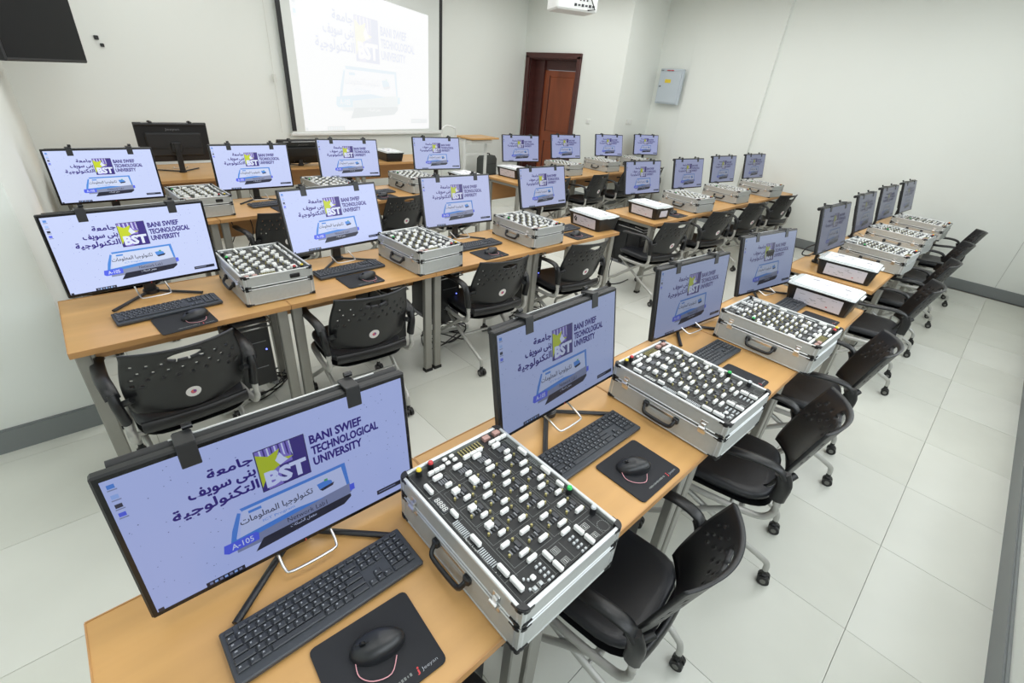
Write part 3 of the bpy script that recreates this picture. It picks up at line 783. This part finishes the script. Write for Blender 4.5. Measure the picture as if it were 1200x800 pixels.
    for y in(.3,.21,.105,.36): ink.box((ox+.0215,oy+y,z+.0003),(.002,.002,.0006),M['ink'],bottom=False)
    put_text(ink,'CIC-560 Digital Logic Circuit',M['ink'],(ox+.019,oy+.26,z+.0006),(0,-.13,0),(.005,0,0))
    for i in range(36):
        x=random.choice(cols+[.032,.318])+random.uniform(-.02,.02); y=random.uniform(.04,.43); ink.box((ox+min(x,.32),oy+y,z+.0002),(.006,.0012,.0004),M['inkd'],bottom=False)
    ink.build('board_print',board)
    if single:
        for nm,f in comp:
            if nm in('pin_grid','switch_bar'): continue
            mb=MB(); f(mb); mb.build(nm,board)
        for g in('pin_grid','switch_bar'):
            mb=MB()
            for nm,f in comp:
                if nm==g: f(mb)
            mb.build(g,board)['kind']='stuff'
    else:
        mb=MB()
        for nm,f in comp: f(mb)
        o=mb.build('board_components',board); o['kind']='stuff'
    return r
CASES={'A1':(0.592,0.555,-.2),'A2':(1.525,0.557,-1.4),'A3':(2.416,0.549,-1.6),'A6':(4.737,0.596,-4.4),'A7':(5.665,0.613,-6.0),'A8':(6.615,0.6,-3.1),
'B1':(0.654,2.555,0.8),'B2':(1.574,2.481,3.0),'B3':(2.583,2.509,0.7),'B6':(5.095,2.499,-5.3),'B7':(6.119,2.524,-2.8),'B8':(7.121,2.490,-5.4),
'C1':(0.734,4.27,3.0),'C2':(1.801,4.36,3),'C3':(2.74,4.42,2),'C6':(5.347,4.607,1),'C7':(6.307,4.652,1),'C8':(7.2,4.68,0)}
cproto={True:None,False:None}
for k,(x,y,yw) in CASES.items():
    sg=k in('A1','A2')
    if cproto[sg] is None: cproto[sg]=r=case_proto(sg)
    else: r=copy_tree(cproto[sg])
    r.location=(x,y,DT); r.rotation_euler=(0,0,R_(yw))
    if k in('A3','B6','C7'):
        b=child(r,'trainer_board'); b.rotation_euler=(0,0,PI)
    if k in('B1','C1'):
        mb=MB(); mb.cbox((.075,-CD/2+.002,.118),(.05,.008,.024),M['blk'],.008); mb.box((.075,-CD/2-.0025,.118),(.03,.002,.01),M['foot']); o=mb.build('power_inlet',r)
    n_=int(k[1]); lab='silver circuit trainer case in the %s, '%ROWN[k[0]]
    lab+={'1':'leftmost, beside the first monitor','2':'second case from the left','3':'third case from the left','6':'third case from the right end','7':'second case from the right end','8':'last case at the right end'}[k[1]]
    tag(r,lab,'case','silver circuit trainer cases')

# ------------------------------------------------------------------ black storage boxes
def boxproto():
    r=empty('storage_box'); w0,w1,d0,d1,h=.235,.27,.335,.372,.112
    mb=MB(); rings=[]
    def rr(w,d,z,c): 
        out=[]
        for sx,sy,a0 in((1,-1,-90),(1,1,0),(-1,1,90),(-1,-1,180)):
            for q in range(3): a=R_(a0+45*q); out.append((sx*(w/2-c)+c*math.cos(a),sy*(d/2-c)+c*math.sin(a),z))
        return out
    mb.rings([rr(w0,d0,0,.02),rr(w1,d1,h,.02)],M['tub'],smooth=False)
    mb.rings([rr(w1+.006,d1+.006,h-.012,.02),rr(w1+.012,d1+.012,h,.02)],M['tub'],smooth=False); mb.build('tub',r)
    mb=MB(); mb.rings([rr(w1+.004,d1+.004,h,.02),rr(w1+.002,d1+.002,h+.007,.02)],M['lid'],smooth=False)
    mb.rings([rr(w1-.03,d1-.03,h+.009,.012),rr(w1-.036,d1-.036,h+.014,.012)],M['lid'],smooth=False)
    for sy in(-1,1): mb.cbox((0,sy*(d1/2+.012),h+.004),(.1,.014,.008),M['lid'],.003)
    lid=mb.build('lid',r)
    mb=MB(); mb.box((0,0,h+.0145),(w1-.055,d1-.06,.001),M['paper'])
    rb=random.Random(2)
    for i in range(26): mb.box((rb.uniform(-.08,.08),rb.uniform(-.13,.13),h+.0152),(rb.uniform(.006,.03),rb.uniform(.008,.04),.0003),M['print'] if i%5==0 else M['paperl'],bottom=False)
    mb.build('lid_sheet',lid)
    sl=(w1-w0)/2/h
    mb=MB()
    def lab(y0,y1,z0,z1,off,m):
        mb.add([(-(w0/2+sl*z0)-off,y1,z0),(-(w0/2+sl*z0)-off,y0,z0),(-(w0/2+sl*z1)-off,y0,z1),(-(w0/2+sl*z1)-off,y1,z1)],[(0,1,2,3)],M[m])
    lab(-.135,.125,.012,.096,.0008,'paperl')
    for i in range(16):
        y=rb.uniform(-.12,.09); zz=rb.uniform(.025,.085); lab(y,y+rb.uniform(.008,.035),zz,zz+.003,.0012,'print')
    lab(-.065,-.055,.03,.036,.0013,'red'); mb.build('side_label',r)
    return r,d0,d1,h
w_box=.121; bx,bd0,bd1,bh=boxproto(); ub=False
BOX={'A4':(3.291,0.578,0.6),'A5':(4.113,0.646,3.8),'B4':(3.32,2.46,-2.9),'B5':(4.315,2.50,-4.9),'C4':(3.45,4.42,1.9),'C5':(4.38,4.62,4.7)}
BOX['B4']=(3.40,2.50,-2.9)
for k,(x,y,yw) in BOX.items():
    r=bx if not ub else copy_tree(bx); ub=True
    r.location=(x,y,DT); r.rotation_euler=(0,0,R_(yw))
    if k=='B4':
        mb=MB()
        for q in range(5): mb.box((-(w_box+.0105),.085+.012*(q%3),.05+.014*(q//2)),(.0012,.010,.018),M['printd'])
        mb.build('printed_drawing',r)
    if k in('B5','C4'):
        mb=MB(); mb.box((0,-(bd0/2+.008),.055),(.11,.014,.06),M['paperl']); mb.build('end_label',r)
    tag(r,'black box with white lid, %s, %s'%('right end of left desk block' if k[1]=='4' else 'left end of right desk block',ROWN[k[0]]),'box','black lidded storage boxes')

# ------------------------------------------------------------------ chairs
def chair_proto():
    r=empty('office_chair')
    # back shell with perforations
    NU,NV=44,30; th=.012
    def Bp(u,v,off=0):   # u -1..1, v 0..1
        w=.205+.018*math.sin(PI*min(1,v*1.1))-.008*v
        if v<.12: w*=.86+.14*math.sqrt(max(0,1-((.12-v)/.12)**2))
        x=u*w; yb=-.235-.085*v-.02*v*v+.07*(u*u)-.004
        z=.505+.335*v-(.0 if v>.1 else 0)+.012*(1-u*u)*(1 if v>.5 else 0)*(v-.5)*1.0
        return (x,yb-off,z)
    mask=[[True]*NU for _ in range(NV)]
    for a in range(NV):
        for b in range(NU):
            u=((b+.5)/NU)*2-1; v=(a+.5)/NV
            if abs(u)<.31 and ((u/.31)**2+((v-.885)/.06)**2)<1: mask[a][b]=False
    for k,a in enumerate((24,21,18)):
        for b in range(3+2*(k%2),NU-3,5 if k<2 else 5):
            if a>=0: mask[a][b]=False
    for b in (3,6,NU-4,NU-7): mask[15][b]=False
    inslot=lambda a,b: 0<=a<NV and 0<=b<NU and not mask[a][b] and a>22 and abs(((b+.5)/NU)*2-1)<.33 and a*1.0/NV>.82
    mb=MB(); vs=[];idx={}
    for side in(0,1):
        for a in range(NV+1):
            for b in range(NU+1):
                u,v=b/NU*2-1,a/NV
                nb=[inslot(a-1,b-1),inslot(a-1,b),inslot(a,b-1),inslot(a,b)]
                if any(nb) and not all(nb):
                    q=math.hypot(u/.3,(v-.885)/.05)
                    if q>.01: u,v=u/q,.885+(v-.885)/q
                idx[side,a,b]=len(vs); vs.append(Bp(u,v,th*side))
    fs=[]
    for a in range(NV):
        for b in range(NU):
            if not mask[a][b]: continue
            fs.append((idx[0,a,b+1],idx[0,a,b],idx[0,a+1,b],idx[0,a+1,b+1])); fs.append((idx[1,a,b],idx[1,a,b+1],idx[1,a+1,b+1],idx[1,a+1,b]))
            for da,db,e in((-1,0,((a,b),(a,b+1))),(1,0,((a+1,b+1),(a+1,b))),(0,-1,((a+1,b),(a,b))),(0,1,((a,b+1),(a+1,b+1)))):
                aa,bb=a+da,b+db
                if not(0<=aa<NV and 0<=bb<NU) or not mask[aa][bb]:
                    p,q=e; fs.append((idx[0,*p],idx[0,*q],idx[1,*q],idx[1,*p]))
    mb.add(vs,fs,M['cb'],True); mb.build('backrest',r)
    # sticker on the rear
    mb=MB()
    def disc(rad,off,m,n=18,du=0,dv=0):
        c=[]; u0,v0=0+du,.27+dv
        for i in range(n):
            a=2*PI*i/n; c.append(Bp(u0+rad*math.cos(a)/.22,v0+rad*math.sin(a)/.335,th+off))
        mb.add(c,[tuple(range(n))],M[m])
    disc(.029,.001,'sticker'); disc(.0115,.0016,'spink',12); disc(.006,.0022,'spur',10,.02,.01); disc(.004,.0022,'sor',8,-.02,.012); mb.build('sticker',r)
    # seat
    mb=MB(); rings=[]; nU=14
    def seatring(z,sc,crown=0):
        out=[]
        n=28
        for i in range(n):
            a=2*PI*i/n; ca,sa=math.cos(a),math.sin(a); p=4.2
            x=math.copysign(abs(ca)**(2/p),ca)*.218*sc; y=math.copysign(abs(sa)**(2/p),sa)*.235*sc
            zz=z
            if y>.12: zz-=.22*(y-.12)**1.3
            zz+=.10*max(0,abs(x)-.15)
            if y<-.12: zz+=.12*(-y-.12)
            out.append((x,y+.01,zz))
        return out
    mb.rings([seatring(.405,.80),seatring(.412,.95),seatring(.430,1.0),seatring(.446,.99),seatring(.455,.94),seatring(.457,.8),seatring(.450,.4),seatring(.447,.04)],M['cs']); mb.build('seat',r)
    mb=MB(); mb.rings([[(p[0]*1.02,p[1]*1.02-.012,p[2]-.012) for p in seatring(.405,s_)] for s_ in(.3,.8,.97)],M['cb']); 
    mb.tube([(x_,-.235-.02*(1-(x_/.2)**2),.47) for x_ in [-.2+.04*i for i in range(11)]],1,M['cb'],n=8,flat=(.014,.03)); mb.build('seat_pan',r)
    for sx in(-1,1):
        # sleeve and arm
        mb=MB(); mb.tube(smooth_path([(sx*.240,-.225,.515),(sx*.243,-.225,.54),(sx*.25,-.225,.60),(sx*.252,-.205,.645)],3),1,M['cb'],n=10,flat=(.019,.028),up=(0,1,0))
        mb.tube([(sx*.238,-.222,.60),(sx*.20,-.25,.625)],.014,M['cb'])
        mb.tube(smooth_path([(sx*.252,-.215,.63),(sx*.256,-.185,.662),(sx*.262,-.11,.672),(sx*.262,0,.66),(sx*.258,.09,.655),(sx*.25,.135,.645)],4),1,M['cb'],n=10,flat=(.026,.012)); mb.build('armrest',r)
        # side frame
        mb=MB(); mb.tube(smooth_path([(sx*.240,-.225,.54),(sx*.242,-.235,.47),(sx*.241,-.222,.42),(sx*.236,-.17,.39),(sx*.230,0,.376),(sx*.215,.14,.37),(sx*.19,.19,.365)],4),.014,M['ctube'],n=10); mb.build('side_frame',r)
        for nm,pth in(('rear_leg',[(sx*.205,.16,.37),(sx*.2,.0,.285),(sx*.19,-.16,.2),(sx*.175,-.285,.135),(sx*.168,-.31,.11),(sx*.166,-.315,.075)]),('front_leg',[(sx*.222,-.12,.375),(sx*.224,.02,.27),(sx*.226,.17,.155),(sx*.226,.235,.115),(sx*.226,.245,.075)])):
            mb=MB(); mb.tube(smooth_path(pth,3),.013,M['ctube'],n=10); lg=mb.build('leg',r)
            cx,cyy=pth[-1][0],pth[-1][1]; c=MB()
            for q in(-1,1): c.cyl((cx+q*.014,cyy-.008,.025),.025,.017,M['castor'],n=14,axis='x'); c.cyl((cx+q*.0235,cyy-.008,.025),.012,.002,M['castorg'],n=10,axis='x')
            c.cbox((cx,cyy-.004,.05),(.03,.034,.02),M['castor'],.008); c.cyl((cx,cyy,.066),.012,.02,M['castor'],n=10); c.build('castor',lg)
    for pts_,rr_ in (([(-.2,.15,.368),(.2,.15,.368)],.011),([(-.228,-.13,.38),(.228,-.13,.38)],.011),([(-.195,-.1,.235),(.195,-.1,.235)],.009)):
        mb=MB(); mb.tube(pts_,rr_,M['ctube']); mb.build('cross_bar',r)
    return r
ch=chair_proto(); uc=False
CHA={'A1':(.12,.30,4),'A2':(.95,.43,7),'A3':(1.82,.42,13),'A4':(2.72,.42,12),'A5':(4.15,.42,8),'A6':(5.08,.43,5),'A7':(6.05,.43,9),'A8':(7.0,.41,9),
'B1':(.145,2.235,2),'B2':(1.0,2.27,-4),'B3':(1.96,2.32,-6),'B4':(2.78,2.28,-6),'B5':(4.1,2.29,-10),'B6':(5.05,2.29,-10),'B7':(5.97,2.3,-10),'B8':(7.02,2.32,-12),
'C1':(.1,3.95,3),'C2':(1.15,3.98,3),'C3':(2.28,4.1,2),'C4':(3.0,4.15,5),'C5':(4.6,4.25,0),'C6':(5.45,4.28,5),'C7':(6.3,4.35,0),'C8':(7.1,4.4,0)}
for k,(x,y,yw) in CHA.items():
    r=ch if not uc else copy_tree(ch); uc=True
    r.location=(x,y,0); r.rotation_euler=(0,0,R_(yw))
    r.scale=(.93,.93,.93) if k in('A1','A2') else (.97,.97,.97)
    if k[0]=='A': tail='on the open aisle, %s from the left'
    elif k[0]=='B': tail='between the near and middle desks, %s from the left'
    else: tail='behind the middle row monitors, %s from the left'
    tag(r,'black perforated castor chair '+tail%ORD[int(k[1])-1],'chair','black perforated office chairs')

# ------------------------------------------------------------------ towers below the desks
def tower_proto():
    r=empty('computer_tower'); mb=MB(); mb.cbox((0,0,.205),(.17,.36,.40),M['blkmat'],.006); mb.build('tower_body',r)
    mb=MB(); mb.cbox((0,-.184,.205),(.165,.012,.395),M['blk'],.005); mb.box((0,-.191,.12),(.1,.002,.004),M['chipg']); mb.box((0,-.191,.27),(.12,.002,.003),M['chipg']); mb.build('front_bezel',r)
    mb=MB(); mb.cyl((.055,-.191,.22),.004,.004,M['led'],n=8,axis='y'); mb.build('power_light',r)
    mb=MB()
    for z in(.36,.385): mb.tube([(-.095,-.1,z+.01),(-.095,-.21,z),(.095,-.21,z),(.095,-.1,z+.01)],.004,M['chrome'],n=6)
    mb.tube([(.095,-.21,.385),(.06,-.1,.44),(.02,.0,.47)],.004,M['chrome'],n=6)
    mb.tube([(-.095,-.1,.37),(-.095,.1,.37)],.004,M['chrome'],n=6); mb.build('wire_holder',r)
    mb=MB(); 
    for sx in(-1,1):
        mb.cbox((sx*.075,0,-.012),(.03,.34,.03),M['chipg'],.005); mb.box((sx*.092,0,.22),(.004,.05,.46),M['blkmat'])
    mb.box((0,0,.45),(.19,.1,.006),M['blkmat']); mb.build('hanging_bracket',r)
    mb=MB(); mb.tube(smooth_path([(.0,.18,.3),(.03,.25,.15),(-.06,.24,-.05),(-.02,.22,-.1),(.08,.23,.0),(.04,.2,.2)],4),.004,M['cable'],n=6); mb.build('cable',r)
    return r
tp=tower_proto(); ut=False
TOW={'A1':(.40,.66),'A2':(1.22,.68),'B1':(.49,2.56),'B2':(1.33,2.60),'B3':(1.78,2.62),'B4':(2.6,2.60),'B5':(4.22,2.60)}
for k,(x,y) in TOW.items():
    r=tp if not ut else copy_tree(tp); ut=True
    r.location=(x,y,.235); 
    tag(r,'black computer tower hung under the %s desk of the %s'%(ORD[int(k[1])-1],ROWN[k[0]]),'computer','black towers hung under the desks')
mb=MB(); mb.box((XW-.002,-.245,1.66),(.004,.004,3.07),mat('wall_joint',s2l(186,190,184),.8)); tag(struct(mb.build('trim_1')),None,None)
# power strips and loose cables on the floor
def cable(name,pts,rr,label):
    mb=MB(); mb.tube(smooth_path(pts,6),rr,M['cable'],n=6); o=mb.build(name); tag(o,label,'cable'); return o
def strip(x,y,rz,label,zz=0):
    r=empty('power_strip',(x,y,zz),rz,label,'power strip'); mb=MB(); mb.cbox((0,0,.02),(.26,.06,.04),M['plasticw'],.006); mb.build('strip_body',r)
    for i in range(4):
        mb=MB(); mb.cyl((-.085+i*.055,0,.0405),.019,.003,M['chipg'] if i%2 else M['blk'],n=12); mb.build('outlet',r)
strip(.42,2.62,.3,'white power strip on the floor behind the first chair of the middle row')
strip(1.35,2.66,.2,'white power strip on the floor under the second desk of the middle row')
strip(2.0,2.68,-.2,'white power strip on the floor under the third desk of the middle row')
strip(2.85,2.66,.3,'white power strip on the floor under the fourth desk of the middle row')
def tangle(x,y,seed,label,nm='cable_tangle'):
    rr=random.Random(seed); pts=[]
    for i in range(22):
        a=i*1.3+rr.uniform(-.4,.4); q=.07+.08*rr.random(); pts.append((x+q*math.cos(a)*1.5,y+q*math.sin(a),.008+.05*rr.random()*(i%3)))
    cable(nm,pts,.0045,label)
tangle(2.72,2.52,1,'tangle of black cables on the floor under the fourth middle desk')
tangle(.55,2.72,2,'tangle of black cables on the floor behind the first middle tower')
tangle(1.85,2.6,3,'tangle of black cables on the floor under the third middle desk')
cable('hanging_cable',[(4.12,2.72,.66),(4.08,2.74,.45),(4.13,2.7,.3),(4.05,2.66,.15),(4.0,2.6,.02),(4.1,2.55,.006),(4.3,2.56,.006)],.005,'black cable hanging from the left end of the right middle desks')
for i,x in enumerate((.95,1.1,1.32,1.45)):
    cable('hanging_cable',[(x,4.5,.66),(x+.03,4.52,.45),(x-.04,4.5,.3),(x+.02,4.48,.12),(x+.1,4.46,.006)],.004,['black cable under the second far desk, leftmost of four','black cable under the second far desk, second of four','black cable under the second far desk, third of four','black cable under the second far desk, rightmost of four'][i])
cable('monitor_cable',[(4.5,.93,.86),(4.42,1.02,.80),(4.36,1.03,.745),(4.42,.99,.735),(4.5,.98,.74),(4.47,1.02,.6),(4.4,1.03,.4)],.005,'black cable looping behind the fifth monitor of the nearest row')

# ------------------------------------------------------------------ front tables by the teacher's wall
ty=lambda x:5.76+.06*x
for i,(x0,x1,lb) in enumerate([(-.0,1.5,'beech teacher table at the front left carrying a monitor seen from behind'),(1.51,2.9,'beech teacher table below the projection screen, middle of three'),(2.91,4.2,'beech teacher table below the projection screen, carrying the lone black tub')]):
    desk(x0,x1,ty(x0)-(.32 if i==0 else 0),.9 if i==0 else .58,math.atan(.06),lb,'teacher tables along the front wall')
r=copy_tree(mproto); r.scale=(1,1,1); r.location=(.93,5.98,DT); r.rotation_euler=(0,0,PI+.04); p=child(r,'display_panel'); p.location=(0,0,.10); p.rotation_euler=(-R_(4),0,0); child(p,'lit_screen').color=(.3,.3,.34,1)
tag(r,'black monitor seen from behind on the teacher table, maker lettering on its back','monitor')
r=copy_tree(mproto); r.scale=(1,1,1); r.location=(2.16,6.08,DT); r.rotation_euler=(0,0,PI+.05); p=child(r,'display_panel'); p.location=(0,0,.03); p.rotation_euler=(R_(-38),0,0); child(p,'lit_screen').color=(.3,.3,.34,1)
tag(r,'low black monitor tilted back on the teacher table left of the projection screen','monitor')
r=copy_tree(bx); r.location=(3.45,6.2,DT); r.rotation_euler=(0,0,PI); tag(r,'black tub with white lid standing alone on the teacher table','box')
# school desk with the loop rail
r=empty('lectern_desk',(4.95,6.3,0),.1,'tall beech-topped stand with white steel legs against the front wall','desk')
mb=MB(); mb.cbox((.17,0,1.0),(.60,.42,.025),M['wood'],.004); mb.build('stand_top',r)
for sx in(-.1,.38):
    mb=MB(); mb.cbox((sx,0,.49),(.03,.05,.98),M['white'],.004); mb.cbox((sx,0,.02),(.04,.4,.03),M['white'],.006); mb.build('leg',r)
mb=MB(); mb.cbox((.14,0,.75),(.46,.025,.04),M['white'],.003); mb.cbox((.14,0,.95),(.46,.3,.05),M['white'],.004); mb.build('cross_rail',r)
r=empty('trolley_frame',(4.35,6.2,0),.08,'white tubular trolley frame with rounded top left of the tall stand','trolley')
mb=MB(); mb.tube(smooth_path([(0,0,0.03),(0,0,.6),(0,0,1.08),(.03,0,1.15),(.09,0,1.175),(.22,0,1.15),(.27,0,1.08),(.28,0,.6),(.28,0,.03)],4),.013,M['white'],n=8); mb.build('bent_tube',r)
mb=MB(); mb.box((.14,0,.35),(.28,.02,.03),M['white']); mb.box((.14,0,.03),(.30,.3,.025),M['white']); mb.build('base_shelf',r)
r=empty('travel_case',(5.80,6.85,0),.15,'dark grey upright soft case with top handle beyond the far desks','bag')
mb=MB(); mb.cbox((0,0,.32),(.42,.2,.62),M['bag'],.05,True); mb.build('case_body',r)
mb=MB(); mb.tube(smooth_path([(-.07,0,.62),(-.055,0,.66),(.055,0,.66),(.07,0,.62)],3),.01,M['blkmat'],n=8); mb.build('top_handle',r)
mb=MB(); mb.box((0,-.101,.32),(.34,.004,.012),M['blkmat']); mb.box((0,-.101,.5),(.3,.004,.008),M['blkmat']); mb.build('zip',r)
